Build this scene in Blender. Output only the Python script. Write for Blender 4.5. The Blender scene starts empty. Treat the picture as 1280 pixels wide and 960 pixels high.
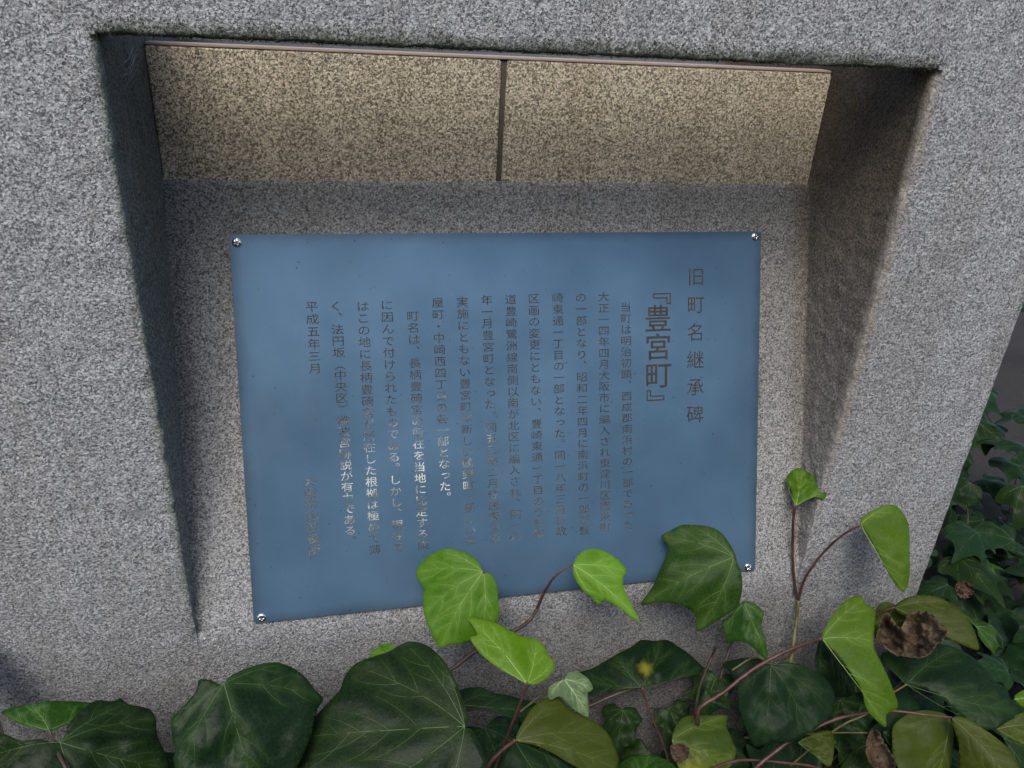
import bpy, bmesh, math, random
from mathutils import Vector, Matrix, noise
from mathutils.geometry import delaunay_2d_cdt

S = bpy.context.scene
COL = S.collection
rnd = random.Random(7)

# ------------------------------------------------------------------ camera
CP = Vector((0.1615, -0.6610, 0.52167))
YAW, PITCH, ROLL, FPX = .2379, -.4617, .0598, 978.52
_f = Vector((math.sin(YAW)*math.cos(PITCH), math.cos(YAW)*math.cos(PITCH), math.sin(PITCH)))
_r0 = Vector((math.cos(YAW), -math.sin(YAW), 0)); _u0 = _r0.cross(_f)
_R = _r0*math.cos(ROLL) + _u0*math.sin(ROLL)
_U = -_r0*math.sin(ROLL) + _u0*math.cos(ROLL)
cd = bpy.data.cameras.new('camera'); cam = bpy.data.objects.new('camera', cd); COL.objects.link(cam)
cd.sensor_width = 36; cd.lens = FPX/1280*36; cd.clip_start = .02; cd.clip_end = 400
cam.matrix_world = Matrix(((_R.x, _U.x, -_f.x, CP.x), (_R.y, _U.y, -_f.y, CP.y), (_R.z, _U.z, -_f.z, CP.z), (0, 0, 0, 1)))
S.camera = cam

# ------------------------------------------------------------------ light
SUN_EL, SUN_AZ = math.radians(54), math.radians(-24)      # azimuth measured from -Y towards +X
w = bpy.data.worlds.new('World'); S.world = w; w.use_nodes = True
nt = w.node_tree; nt.nodes.clear()
sky = nt.nodes.new('ShaderNodeTexSky'); sky.sky_type = 'NISHITA'; sky.sun_disc = False
sky.dust_density = 2.2; sky.sun_elevation = SUN_EL; sky.sun_rotation = math.pi - SUN_AZ
bg = nt.nodes.new('ShaderNodeBackground'); bg.inputs['Strength'].default_value = .15
wo = nt.nodes.new('ShaderNodeOutputWorld')
nt.links.new(sky.outputs[0], bg.inputs[0]); nt.links.new(bg.outputs[0], wo.inputs[0])
ld = bpy.data.lights.new('sun', 'SUN'); ld.energy = 1.3; ld.angle = math.radians(24); ld.color = (1, .97, .93)
sun = bpy.data.objects.new('sun', ld); COL.objects.link(sun)
sd = Vector((math.sin(SUN_AZ)*math.cos(SUN_EL), -math.cos(SUN_AZ)*math.cos(SUN_EL), math.sin(SUN_EL)))
sun.rotation_euler = sd.to_track_quat('Z', 'Y').to_euler()
S.view_settings.view_transform = 'Standard'; S.view_settings.look = 'None'
S.view_settings.exposure = 0.8; S.view_settings.gamma = 1
S.cycles.max_bounces = 8

# ------------------------------------------------------------------ dimensions (metres)
W, ZT, D, Z0, Z1 = .70, .480, .161, -.101, .3423
XE, XW, ZTOP, ZBOT, YB = .889, -.205, .565, -.52, .42
GZ = -.40
_su = Vector((0, D, Z1-Z0)).normalized()
_sn = Vector((0, -_su.z, _su.y))

def ray(x, y):
    return (_R*((x-640)/FPX) + _U*((480-y)/FPX) + _f).normalized()
def hit(x, y, p0, n):
    v = ray(x, y); return CP + v*((Vector(p0)-CP).dot(n)/v.dot(n))

# ------------------------------------------------------------------ helpers
def link(o, parent=None):
    COL.objects.link(o)
    if parent is not None:
        o.parent = parent
    return o
def root(name, loc, label, cat, group=None):
    o = bpy.data.objects.new(name, None); o.location = loc; o.empty_display_size = .02
    o['label'] = label; o['category'] = cat
    if group: o['group'] = group
    return link(o)
def mesh_obj(name, verts, faces, mat, parent=None, smooth=True, label=None, kind=None):
    me = bpy.data.meshes.new(name)
    off = parent_loc(parent)
    me.from_pydata([Vector(v)-off for v in verts], [], faces)
    me.materials.append(mat)
    if smooth:
        me.polygons.foreach_set('use_smooth', [True]*len(me.polygons))
    me.update()
    o = link(bpy.data.objects.new(name, me), parent)
    if label: o['label'] = label
    if kind: o['kind'] = kind
    return o
def parent_loc(p):
    v = Vector((0, 0, 0))
    while p is not None:
        v += p.location; p = p.parent
    return v
def bm_obj(name, bm, mat, parent=None, smooth=False, **k):
    vs = [v.co.copy() for v in bm.verts]; bm.verts.index_update()
    fs = [[v.index for v in f.verts] for f in bm.faces]; bm.free()
    return mesh_obj(name, vs, fs, mat, parent, smooth, **k)

def tube(pts, rads, seg=6, cap=True):
    """smooth tube through pts -> verts, faces"""
    P, Q = [], []
    n = len(pts)
    for i in range(n-1):
        p0, p1, p2, p3 = pts[max(i-1, 0)], pts[i], pts[i+1], pts[min(i+2, n-1)]
        st = 5 if n > 2 else 2
        for k in range(st):
            t = k/st
            P.append(.5*((2*p1)+(p2-p0)*t+(2*p0-5*p1+4*p2-p3)*t*t+(3*p1-p0-3*p2+p3)*t**3))
            Q.append(rads[i]*(1-t)+rads[i+1]*t)
    P.append(pts[-1]); Q.append(rads[-1])
    vs, fs = [], []
    ref = Vector((.3, -.8, .5)).normalized()
    for i, p in enumerate(P):
        t = (P[min(i+1, len(P)-1)]-P[max(i-1, 0)]).normalized()
        a = t.cross(ref).normalized(); b = t.cross(a).normalized()
        for k in range(seg):
            an = 2*math.pi*k/seg
            vs.append(p+(a*math.cos(an)+b*math.sin(an))*Q[i])
    for i in range(len(P)-1):
        for k in range(seg):
            fs.append((i*seg+k, i*seg+(k+1) % seg, (i+1)*seg+(k+1) % seg, (i+1)*seg+k))
    if cap:
        fs.append(tuple(range(seg))[::-1]); fs.append(tuple((len(P)-1)*seg+k for k in range(seg)))
    return vs, fs

# ------------------------------------------------------------------ materials
class NT:
    def __init__(s, name):
        s.m = bpy.data.materials.new(name); s.m.use_nodes = True
        s.t = s.m.node_tree; s.t.nodes.clear()
        s.out = s.n('ShaderNodeOutputMaterial')
    def n(s, ty, **k):
        nd = s.t.nodes.new(ty)
        for a, b in k.items(): setattr(nd, a, b)
        return nd
    def l(s, a, b): s.t.links.new(a, b)
    def setin(s, nd, i, v):
        if isinstance(v, bpy.types.NodeSocket): s.l(v, nd.inputs[i])
        else: nd.inputs[i].default_value = v
    def math(s, op, a, b=0., c=None, clamp=False):
        nd = s.n('ShaderNodeMath', operation=op); nd.use_clamp = clamp
        s.setin(nd, 0, a); s.setin(nd, 1, b)
        if c is not None: s.setin(nd, 2, c)
        return nd.outputs[0]
    def mix(s, f, a, b, mode='MIX'):
        nd = s.n('ShaderNodeMix', data_type='RGBA', blend_type=mode)
        s.setin(nd, 0, f); s.setin(nd, 6, a if not isinstance(a, tuple) else (*a[:3], 1)); s.setin(nd, 7, b if not isinstance(b, tuple) else (*b[:3], 1))
        return nd.outputs[2]
    def noise(s, vec, scale, det=2., rough=.5, dist=0.):
        nd = s.n('ShaderNodeTexNoise'); s.setin(nd, 'Vector', vec)
        nd.inputs['Scale'].default_value = scale; nd.inputs['Detail'].default_value = det
        nd.inputs['Roughness'].default_value = rough; nd.inputs['Distortion'].default_value = dist
        return nd.outputs['Fac']
    def ramp(s, v, stops, interp='LINEAR'):
        nd = s.n('ShaderNodeValToRGB'); s.l(v, nd.inputs[0]); e = nd.color_ramp.elements
        nd.color_ramp.interpolation = interp
        while len(e) < len(stops): e.new(.5)
        for el, (p, c) in zip(e, stops):
            el.position = p; el.color = (*c, 1) if isinstance(c, tuple) else (c, c, c, 1)
        return nd.outputs[0]
    def maprange(s, v, a, b, c=0., d=1.):
        nd = s.n('ShaderNodeMapRange'); s.setin(nd, 0, v)
        for i, x in zip((1, 2, 3, 4), (a, b, c, d)): nd.inputs[i].default_value = x
        nd.clamp = True
        return nd.outputs[0]
    def bump(s, h, strength, dist, nrm=None):
        nd = s.n('ShaderNodeBump'); nd.inputs['Strength'].default_value = strength
        nd.inputs['Distance'].default_value = dist; s.l(h, nd.inputs['Height'])
        if nrm: s.l(nrm, nd.inputs['Normal'])
        return nd.outputs[0]
    def principled(s, col, rough=.5, metal=0., nrm=None, **k):
        nd = s.n('ShaderNodeBsdfPrincipled')
        s.setin(nd, 'Base Color', (*col, 1) if isinstance(col, tuple) else col)
        s.setin(nd, 'Roughness', rough); s.setin(nd, 'Metallic', metal)
        if nrm: s.l(nrm, nd.inputs['Normal'])
        for a, b in k.items(): s.setin(nd, a.replace('_', ' '), b)
        return nd
    def done(s, sh):
        s.l(sh.outputs[0] if hasattr(sh, 'outputs') else sh, s.out.inputs[0]); return s.m

def granite(name, light, mid, dark, cell, bumpd, darkfrac=.2, stain=False, sparkle=False, stretch=1.):
    t = NT(name)
    g = t.n('ShaderNodeNewGeometry').outputs['Position']
    mp = t.n('ShaderNodeMapping'); t.l(g, mp.inputs[0]); mp.inputs['Scale'].default_value = (stretch, 1, 1/stretch)
    mp.inputs['Rotation'].default_value = (0, .35, 0)
    g2 = mp.outputs[0]
    # warp the cells so grains are irregular, worm-like
    nz = t.n('ShaderNodeTexNoise'); t.l(g2, nz.inputs['Vector']); nz.inputs['Scale'].default_value = 260/cell*1.4; nz.inputs['Detail'].default_value = 2
    va = t.n('ShaderNodeVectorMath', operation='SCALE'); t.l(nz.outputs['Color'], va.inputs[0]); va.inputs['Scale'].default_value = .006*cell
    vb = t.n('ShaderNodeVectorMath', operation='ADD'); t.l(g2, vb.inputs[0]); t.l(va.outputs[0], vb.inputs[1])
    vo = t.n('ShaderNodeTexVoronoi'); t.l(vb.outputs[0], vo.inputs['Vector']); vo.inputs['Scale'].default_value = 420/cell
    sep = t.n('ShaderNodeSeparateColor'); t.l(vo.outputs['Color'], sep.inputs[0])
    c = t.ramp(sep.outputs[0], [(0, dark), (darkfrac, dark), (darkfrac+.12, mid), (.62, mid), (.8, light), (1, light)])
    fine = t.noise(vb.outputs[0], 700/cell, 3, .7)
    c = t.mix(t.maprange(fine, .3, .7, 0, .4), c, t.mix(.5, light, mid))
    fleck = t.noise(vb.outputs[0], 330/cell, 2, .6)
    c = t.mix(t.maprange(fleck, .57, .66, 0, .7), c, dark)
    big = t.noise(g, 3.2, 4, .6)
    c = t.mix(t.maprange(big, .3, .7, 0, .22), c, t.mix(.55, mid, dark))
    ms_ = t.n('ShaderNodeMapping'); t.l(g, ms_.inputs[0]); ms_.inputs['Scale'].default_value = (1, 1, .12)
    c = t.mix(t.maprange(t.noise(ms_.outputs[0], 17, 4, .65), .45, .75, 0, .45), c, (.62, .58, .50), 'MULTIPLY')
    if sparkle:
        v2 = t.n('ShaderNodeTexVoronoi'); t.l(g, v2.inputs['Vector']); v2.inputs['Scale'].default_value = 120
        s2 = t.n('ShaderNodeSeparateColor'); t.l(v2.outputs['Color'], s2.inputs[0])
        k = t.math('MULTIPLY', t.math('GREATER_THAN', s2.outputs[1], .985), t.math('LESS_THAN', v2.outputs['Distance'], .16))
        c = t.mix(k, c, (.8, .78, .7))
    if stain:
        sx = t.n('ShaderNodeSeparateXYZ'); t.l(g, sx.inputs[0]); X, Y, Z = sx.outputs
        rag = t.math('MULTIPLY', t.math('SUBTRACT', t.noise(g, 55, 4, .65), .5), .020)
        rag2 = t.math('MULTIPLY', t.math('SUBTRACT', t.noise(g, 14, 4, .6), .5), .07)
        xin = t.math('MULTIPLY', t.maprange(X, -.006, .004), t.maprange(X, W-.004, W+.008, 1, 0))
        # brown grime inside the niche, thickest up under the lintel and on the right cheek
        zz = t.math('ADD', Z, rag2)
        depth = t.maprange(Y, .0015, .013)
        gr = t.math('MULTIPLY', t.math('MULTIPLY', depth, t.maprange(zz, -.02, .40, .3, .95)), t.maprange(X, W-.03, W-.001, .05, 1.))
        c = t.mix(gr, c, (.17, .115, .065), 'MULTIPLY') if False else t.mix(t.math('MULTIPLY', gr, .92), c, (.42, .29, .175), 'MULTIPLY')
        gl = t.math('MULTIPLY', t.math('MULTIPLY', depth, t.maprange(X, .001, .02, 1, 0)), .62)  # left cheek shade and its strip on the floor, painted into the colour
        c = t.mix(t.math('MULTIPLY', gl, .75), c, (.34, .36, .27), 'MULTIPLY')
        fl = t.math('MULTIPLY', depth, t.maprange(zz, .0, .34, .25, .85))  # floor toned down upward, painting in recess shade and its warmer tint
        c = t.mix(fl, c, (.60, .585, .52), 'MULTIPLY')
        low = t.maprange(t.math('ADD', Z, rag2), -.07, -.24, 0, .95)  # dirt at the foot, deepened to paint in lens falloff
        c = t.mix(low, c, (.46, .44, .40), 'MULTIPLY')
        # dirt plus under-lintel shade painted into the colour high in the niche
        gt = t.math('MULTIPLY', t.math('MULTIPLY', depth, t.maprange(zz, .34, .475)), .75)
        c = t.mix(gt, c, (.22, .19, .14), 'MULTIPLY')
        # moss and algae along the lintel's lower edge
        ze = t.math('ADD', Z, rag)
        ms = t.math('MULTIPLY', t.maprange(ze, ZT+.013, ZT-.002), t.maprange(Y, .03, .012))
        ms = t.math('MULTIPLY', ms, t.math('MULTIPLY', t.maprange(X, -.012, .01), t.maprange(X, W+.01, W-.01)))
        ms = t.math('MULTIPLY', ms, t.maprange(Z, ZT-.006, ZT-.002))
        c = t.mix(t.math('MULTIPLY', ms, .92), c, (.045, .056, .020))
        # green algae line along the left arris, tan weathering on the right arris
        xr = t.math('ADD', X, t.math('MULTIPLY', rag, .5))
        al = t.math('MULTIPLY', t.math('MULTIPLY', t.maprange(xr, -.008, -.001), t.maprange(xr, .004, .001)), t.maprange(Z, Z0, Z0+.1))
        al = t.math('MULTIPLY', t.math('MULTIPLY', al, t.maprange(Y, .012, .004)), t.maprange(Z, ZT+.002, ZT-.01))
        c = t.mix(t.math('MULTIPLY', al, .55), c, (.06, .09, .05))
        ar = t.math('MULTIPLY', t.math('MULTIPLY', t.maprange(xr, W+.012, W+.002), t.maprange(xr, W-.006, W-.001)), t.maprange(Z, Z0+.02, Z0+.2))
        ar = t.math('MULTIPLY', t.math('MULTIPLY', ar, t.maprange(Y, .014, .004)), t.maprange(Z, ZT+.002, ZT-.01))
        c = t.mix(t.math('MULTIPLY', ar, .45), c, (.26, .20, .13))
    hb = t.math('ADD', t.math('MULTIPLY', t.noise(vb.outputs[0], 260/cell, 3, .6), 1.2), t.math('MULTIPLY', t.noise(g, 110/cell, 3, .6), 1.2))
    nrm = t.bump(hb, .9, bumpd)
    return t.done(t.principled(c, .82, 0, nrm, Specular_IOR_Level=.3))

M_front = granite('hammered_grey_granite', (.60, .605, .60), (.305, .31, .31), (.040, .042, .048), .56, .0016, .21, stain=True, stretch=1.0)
M_panel = granite('tan_granite', (.84, .74, .54), (.44, .385, .28), (.035, .026, .019), .56, .0009, .30, sparkle=True)

t = NT('mortar'); g = t.n('ShaderNodeNewGeometry').outputs['Position']
M_mortar = t.done(t.principled(t.mix(t.noise(g, 300, 3), (.05, .042, .032), (.13, .11, .085)), .9, 0, t.bump(t.noise(g, 500, 3), .6, .001)))
t = NT('pink_lit_ledge'); g = t.n('ShaderNodeNewGeometry').outputs['Position']
M_ledge = t.done(t.principled(t.mix(t.noise(g, 90, 3), (.26, .20, .165), (.38, .30, .24)), .7, 0, t.bump(t.noise(g, 200, 3), .4, .001)))

t = NT('blue_enamel_metal'); g = t.n('ShaderNodeNewGeometry').outputs['Position']
mp = t.n('ShaderNodeMapping'); t.l(g, mp.inputs[0]); mp.inputs['Scale'].default_value = (1, 30, 30)
br = t.noise(mp.outputs[0], 22, 3, .6)
sm = t.noise(g, 9, 4, .6)
spk = t.maprange(t.noise(g, 420, 2, .5), .70, .74)
col = t.mix(t.maprange(sm, .3, .7), (.088, .172, .268), (.115, .212, .318))
col = t.mix(t.math('MULTIPLY', spk, .22), col, (.3, .36, .42))
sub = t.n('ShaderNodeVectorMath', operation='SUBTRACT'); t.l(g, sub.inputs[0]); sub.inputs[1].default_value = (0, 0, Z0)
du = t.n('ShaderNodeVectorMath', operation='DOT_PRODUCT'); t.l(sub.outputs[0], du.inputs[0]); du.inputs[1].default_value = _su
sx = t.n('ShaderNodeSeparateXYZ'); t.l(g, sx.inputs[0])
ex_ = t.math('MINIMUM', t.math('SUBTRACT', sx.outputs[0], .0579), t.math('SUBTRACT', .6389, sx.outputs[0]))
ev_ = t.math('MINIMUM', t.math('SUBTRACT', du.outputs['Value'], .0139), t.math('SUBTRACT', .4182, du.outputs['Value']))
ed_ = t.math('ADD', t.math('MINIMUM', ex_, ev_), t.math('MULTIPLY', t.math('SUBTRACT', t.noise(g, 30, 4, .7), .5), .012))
col = t.mix(t.maprange(ed_, .012, -.002, 0, .55), col, (.045, .055, .07))  # border grime that also paints in the darker falloff at the edges
mpd = t.n('ShaderNodeMapping'); t.l(g, mpd.inputs[0]); mpd.inputs['Scale'].default_value = (1, .25, .25)
col = t.mix(t.maprange(t.noise(mpd.outputs[0], 26, 5, .7), .5, .75, 0, .10), col, (.20, .25, .29))
col = t.mix(t.maprange(t.noise(g, 260, 2, .5), .72, .75, 0, .6), col, (.03, .03, .035))
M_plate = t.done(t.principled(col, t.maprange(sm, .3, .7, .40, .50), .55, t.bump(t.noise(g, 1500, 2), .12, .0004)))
t = NT('etched_bright_steel'); g = t.n('ShaderNodeNewGeometry').outputs['Position']
mott = t.noise(g, 60, 3, .6)
M_text = t.done(t.principled(t.mix(t.maprange(mott, .35, .65), (.62, .55, .48), (.82, .76, .70)), .12, .93, t.bump(t.noise(g, 26, 2), .35, .003)))
t = NT('chrome'); M_chrome = t.done(t.principled((.75, .74, .72), .16, 1.))
t = NT('screw_recess'); M_slot = t.done(t.principled((.05, .045, .04), .6, .3))
t = NT('damp_soil'); g = t.n('ShaderNodeNewGeometry').outputs['Position']
M_soil = t.done(t.principled(t.mix(t.noise(g, 60, 5, .7), (.010, .007, .005), (.035, .026, .018)), .95, 0, t.bump(t.noise(g, 90, 5, .7), 1, .01)))
t = NT('moss'); g = t.n('ShaderNodeNewGeometry').outputs['Position']
M_moss = t.done(t.principled(t.mix(t.noise(g, 150, 3), (.022, .026, .010), (.085, .095, .035)), .9))
t = NT('web_silk'); M_web = t.done(t.principled((.45, .43, .38), .6))

def leaf_mat(name, base, alt, vein, rough, trans, spec=.5, gloss_var=.12):
    t = NT(name)
    oi = t.n('ShaderNodeObjectInfo').outputs['Random']
    g = t.n('ShaderNodeNewGeometry'); P = g.outputs['Position']
    at = t.n('ShaderNodeAttribute', attribute_name='nearvein').outputs['Fac']
    ed = t.n('ShaderNodeAttribute', attribute_name='rim').outputs['Fac']
    c = t.mix(t.maprange(t.noise(P, 28, 4, .6), .32, .68), base, alt)
    c = t.mix(t.maprange(t.noise(P, 260, 3, .6), .5, .8, 0, .35), c, tuple(x*.62 for x in base))
    c = t.mix(t.math('MULTIPLY', at, .38), c, vein)
    sp_ = t.n('ShaderNodeAttribute', attribute_name='spot').outputs['Fac']
    c = t.mix(t.math('MULTIPLY', sp_, .8), c, (.22, .20, .025))
    c = t.mix(t.math('MULTIPLY', ed, .35), c, tuple(.6*a+.4*b for a, b in zip(alt, vein)))
    hs = t.n('ShaderNodeHueSaturation'); t.l(c, hs.inputs['Color']); t.l(t.maprange(oi, 0, 1, .82, 1.18), hs.inputs['Value'])
    t.l(t.maprange(oi, 0, 1, .49, .512), hs.inputs['Hue'])
    c = hs.outputs[0]
    vn = t.n('ShaderNodeTexVoronoi', feature='DISTANCE_TO_EDGE'); t.l(P, vn.inputs['Vector']); vn.inputs['Scale'].default_value = 230
    c = t.mix(t.maprange(vn.outputs['Distance'], .0, .10, .16, 0), c, vein)
    c = t.mix(t.maprange(t.noise(P, 75, 5, .7), .62, .74, 0, .3), c, tuple(x*.5 for x in alt))
    c = t.mix(t.maprange(t.noise(P, 520, 2), .71, .76, 0, .18), c, (.25, .27, .2))
    under = t.mix(.55, c, (.22, .30, .14))
    c2 = t.mix(g.outputs['Backfacing'], c, c)
    h = t.math('ADD', t.math('MULTIPLY', at, -.9), t.math('MULTIPLY', t.noise(P, 190, 3, .6), .5))
    nrm = t.bump(h, .55, .0012)
    p = t.principled(c2, t.math('ADD', t.math('MULTIPLY', t.noise(P, 35, 3), gloss_var), rough-gloss_var/2), 0, nrm, Specular_IOR_Level=spec)
    tr = t.n('ShaderNodeBsdfTranslucent'); t.l(t.mix(.5, c, tuple(min(1, x*1.6) for x in alt)), tr.inputs[0])
    mx = t.n('ShaderNodeMixShader'); mx.inputs[0].default_value = trans
    t.l(p.outputs[0], mx.inputs[1]); t.l(tr.outputs[0], mx.inputs[2])
    m = t.done(mx)
    t = NT(name+'_vein'); vm = t.done(t.principled(vein, .45))
    return m, vm
LM = {
 'bright': leaf_mat('fresh_leaf', (.045, .110, .003), (.066, .145, .004), (.17, .27, .05), .5, .28, .12),
 'lime':   leaf_mat('lime_leaf', (.072, .170, .003), (.10, .215, .004), (.23, .34, .07), .5, .32, .12),
 'green':  leaf_mat('green_leaf', (.010, .037, .004), (.016, .051, .005), (.08, .15, .03), .42, .14, .09),
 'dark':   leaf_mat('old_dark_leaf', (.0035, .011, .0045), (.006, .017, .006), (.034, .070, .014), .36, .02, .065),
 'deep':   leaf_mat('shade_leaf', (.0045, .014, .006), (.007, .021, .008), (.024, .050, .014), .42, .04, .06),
 'olive':  leaf_mat('olive_leaf', (.030, .048, .003), (.045, .065, .004), (.08, .105, .02), .5, .22, .13),
 'pale':   leaf_mat('pale_underside_leaf', (.085, .15, .055), (.11, .185, .07), (.30, .42, .2), .6, .3, .3),
 'dead': leaf_mat('withered_leaf', (.018, .012, .008), (.15, .105, .07), (.12, .085, .055), .8, .1, .15),
 'yellow': leaf_mat('yellowing_leaf', (.020, .045, .004), (.042, .062, .006), (.13, .16, .03), .5, .2, .13),
}
def stem_mat(name, a, b):
    t = NT(name); P = t.n('ShaderNodeNewGeometry').outputs['Position']
    return t.done(t.principled(t.mix(t.maprange(t.noise(P, 70, 4, .6), .35, .65), a, b), .5, 0, t.bump(t.noise(P, 500, 3), .5, .0008)))
M_red = stem_mat('reddish_stem', (.05, .020, .017), (.105, .042, .032))
M_brown = stem_mat('brown_stem', (.030, .019, .013), (.065, .044, .028))
M_gstem = stem_mat('green_stem', (.07, .065, .02), (.15, .14, .05))
t = NT('dead_leaf'); P = t.n('ShaderNodeNewGeometry').outputs['Position']
M_dead = t.done(t.principled(t.mix(t.maprange(t.noise(P, 120, 5, .7), .35, .65), (.030, .016, .010), (.19, .118, .068)), .8, 0, t.bump(t.noise(P, 160, 5, .7), 1, .003)))

# ------------------------------------------------------------------ ground
def ground():
    n = 60; x0, x1, y0, y1 = -3, 6, -3, 8
    vs, fs = [], []
    for j in range(n+1):
        for i in range(n+1):
            x = x0+(x1-x0)*i/n; y = y0+(y1-y0)*j/n
            vs.append((x, y, GZ+.02*noise.noise(Vector((x*3, y*3, 0)))))
    for j in range(n):
        for i in range(n):
            a = j*(n+1)+i; fs.append((a, a+1, a+n+2, a+n+1))
    big = len(vs)
    vs += [(-60, -60, GZ-.03), (60, -60, GZ-.03), (60, 60, GZ-.03), (-60, 60, GZ-.03)]
    fs.append((big, big+1, big+2, big+3))
    o = mesh_obj('ground', vs, fs, M_soil); o['kind'] = 'structure'
ground()

# ------------------------------------------------------------------ monument
mon = root('stone_monument', (.353, .2, GZ), 'grey hammered granite monument with a sloping niche that holds the blue plaque', 'monument')
BACK = D + .022
LT = .032                                        # thickness of the lintel
ZP = .4622                                       # top edge of the tan panels
def floor_y(z, upper):
    if upper: return BACK
    t = (z-Z0)/.006
    return (math.log1p(math.exp(max(-30, min(30, t))))*.006 if t < 3 else (z-Z0))/(Z1-Z0)*D if t > -2.5 else 0.
def profile_x():
    L = []                                    # (x, a)  a: 0 on the front, 1 on the niche floor
    r = .004; st = .0042
    def span(a, b, s):
        n = max(1, int(abs(b-a)/s)); return [a+(b-a)*i/n for i in range(n)]
    for x in span(XW+.02, -r, st): L.append((x, 0.))
    for k in range(4): an = k/4*math.pi/2; L.append((-r+r*math.sin(an), .028*(1-math.cos(an))))
    for k in range(26): L.append((0, .028+(1-.028)*k/26))
    for x in span(0, W, st): L.append((x, 1.))
    for k in range(27): L.append((W, 1-(1-.028)*k/26))
    for k in range(1, 5): an = (1-k/4)*math.pi/2; L.append((W+r-r*math.sin(an), .028*(1-math.cos(an))))
    for x in span(W+r+st, XE-.006, st): L.append((x, 0.))
    L.append((XE-.006, 0.))
    return L
def profile_z():
    L = []                                    # (z, b, upper)
    r = .004; st = .0042
    def span(a, b, s):
        n = max(1, int(abs(b-a)/s)); return [a+(b-a)*i/n for i in range(n)]
    for z in span(-.45, Z1, st): L.append((z, 1., False))
    L.append((Z1, 1., False)); L.append((Z1+.0001, 1., True))
    for z in span(Z1+.004, ZT, .006): L.append((z, 1., True))
    for k in range(20): L.append((ZT, 1-(1-.028)*k/19, True))
    for k in range(1, 5): an = (1-k/4)*math.pi/2; L.append((ZT+r-r*math.sin(an), .028*(1-math.cos(an)), True))
    for z in span(ZT+r+st, ZTOP, st): L.append((z, 0., True))
    L.append((ZTOP, 0., True))
    return L
def build_front():
    PX, PZ = profile_x(), profile_z()
    vs, fs = [], []
    nx, nz = len(PX), len(PZ)
    for (z, b, up) in PZ:
        for (x, a) in PX:
            fy = BACK if (up and a*b > .999) else min(D, floor_y(z, False))
            y = a*b*fy
            p = Vector((x, y, z))
            n1 = noise.noise(p*150)*.0007+noise.noise(p*42)*.0011
            edge = noise.noise(p*70+Vector((5, 1, 2)))*.0016 + noise.noise(p*210)*.0010
            inner = 1-.75*a*b
            nearx = max(0, 1-min(abs(x), abs(x-W))/.012); nearz = max(0, 1-abs(z-ZT)/.012)
            ymask = 1 if y < .15 else 0
            if y < .02 or a*b > .98: y += n1*inner*(0.25 if a*b > .5 else 1)
            # chipped arris
            if y < .05:
                chip = max(0, noise.noise(p*38+Vector((9, 9, 9)))-.25)*.012
                y += chip*max(nearx if z < ZT else 0, nearz if -.01 < x < W+.01 else 0)
            vs.append((x+edge*nearx*ymask*(1 if z > Z0+.02 and z < ZT+.004 else 0), y, z+(edge*.8)*nearz*ymask*(1 if -.004 < x < W+.004 else 0)))
    for j in range(nz-1):
        for i in range(nx-1):
            a = j*nx+i; q = (a, a+1, a+nx+1, a+nx)
            (x0_, a0_), (x1_, a1_) = PX[i], PX[i+1]
            if PZ[j][2] and PZ[j][0] > ZP-.006 and a0_*a1_ > .35:
                ys = min(vs[k][1] for k in q)
                if ys > LT and (PZ[j+1][0] >= ZT-1e-6 or a0_*a1_ > .99): continue       # the slot behind the lintel is open to the sky
            fs.append(q)
    # rounded left shoulder + flank, right arris + flank, top, back
    def flank(col, sign, r, xo):
        base = [vs[j*nx+col] for j in range(nz)]
        prev = [j*nx+col for j in range(nz)]
        prof = [(r*math.sin(k/6*math.pi/2), r*(1-math.cos(k/6*math.pi/2))) for k in range(1, 7)] + [(r, r+ (YB-r)*k/8) for k in range(1, 9)]
        for (dx, dy) in prof:
            cur = []
            for j in range(nz):
                z = base[j][2]; p = Vector((dx*7, dy+3, z))
                q = noise.noise(p*60)*.0010
                cur.append(len(vs)); vs.append((base[j][0]+sign*dx+q*.6, base[j][1]+dy+q, z))
            for j in range(nz-1):
                f = (prev[j], prev[j+1], cur[j+1], cur[j])
                fs.append(f if sign > 0 else f[::-1])
            prev = cur
        return prev
    Lf = flank(0, -1, .028, XW); Rf = flank(nx-1, 1, .006, XE)
    # top sheet and back sheet
    top_front = [(nz-1)*nx+i for i in range(nx)]
    xa, xb = vs[Lf[-1]][0], vs[Rf[-1]][0]
    def quad(*P): b = len(vs); vs.extend(P); fs.append(tuple(range(b, b+len(P))))
    quad((xa, YB, -.45), (xb, YB, -.45), (xb, YB, ZP-.01), (xa, YB, ZP-.01))
    for (a, b) in ((xa, 0.), (W, xb)):
        quad((a, YB, ZP-.01), (b, YB, ZP-.01), (b, YB, ZTOP), (a, YB, ZTOP)); quad((a, 0, ZTOP), (b, 0, ZTOP), (b, YB, ZTOP), (a, YB, ZTOP))
    quad((0, 0, ZTOP), (W, 0, ZTOP), (W, LT, ZTOP), (0, LT, ZTOP)); quad((0, LT, ZT-.0005), (W, LT, ZT-.0005), (W, LT, ZTOP), (0, LT, ZTOP))
    quad((0, LT, ZT-.001), (0, YB, ZT-.001), (0, YB, ZTOP), (0, LT, ZTOP)); quad((W, LT, ZT-.001), (W, YB, ZT-.001), (W, YB, ZTOP), (W, LT, ZTOP))
    quad((0, BACK, ZP-.01), (W, BACK, ZP-.01), (W, YB, ZP-.01), (0, YB, ZP-.01))
    quad((0, BACK, ZP-.01), (0, YB, ZP-.01), (0, YB, ZT), (0, BACK, ZT)); quad((W, BACK, ZP-.01), (W, YB, ZP-.01), (W, YB, ZT), (W, BACK, ZT))
    bm = bmesh.new(); V = [bm.verts.new(v) for v in vs]
    for f in fs:
        try: bm.faces.new([V[i] for i in f])
        except ValueError: pass
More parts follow.
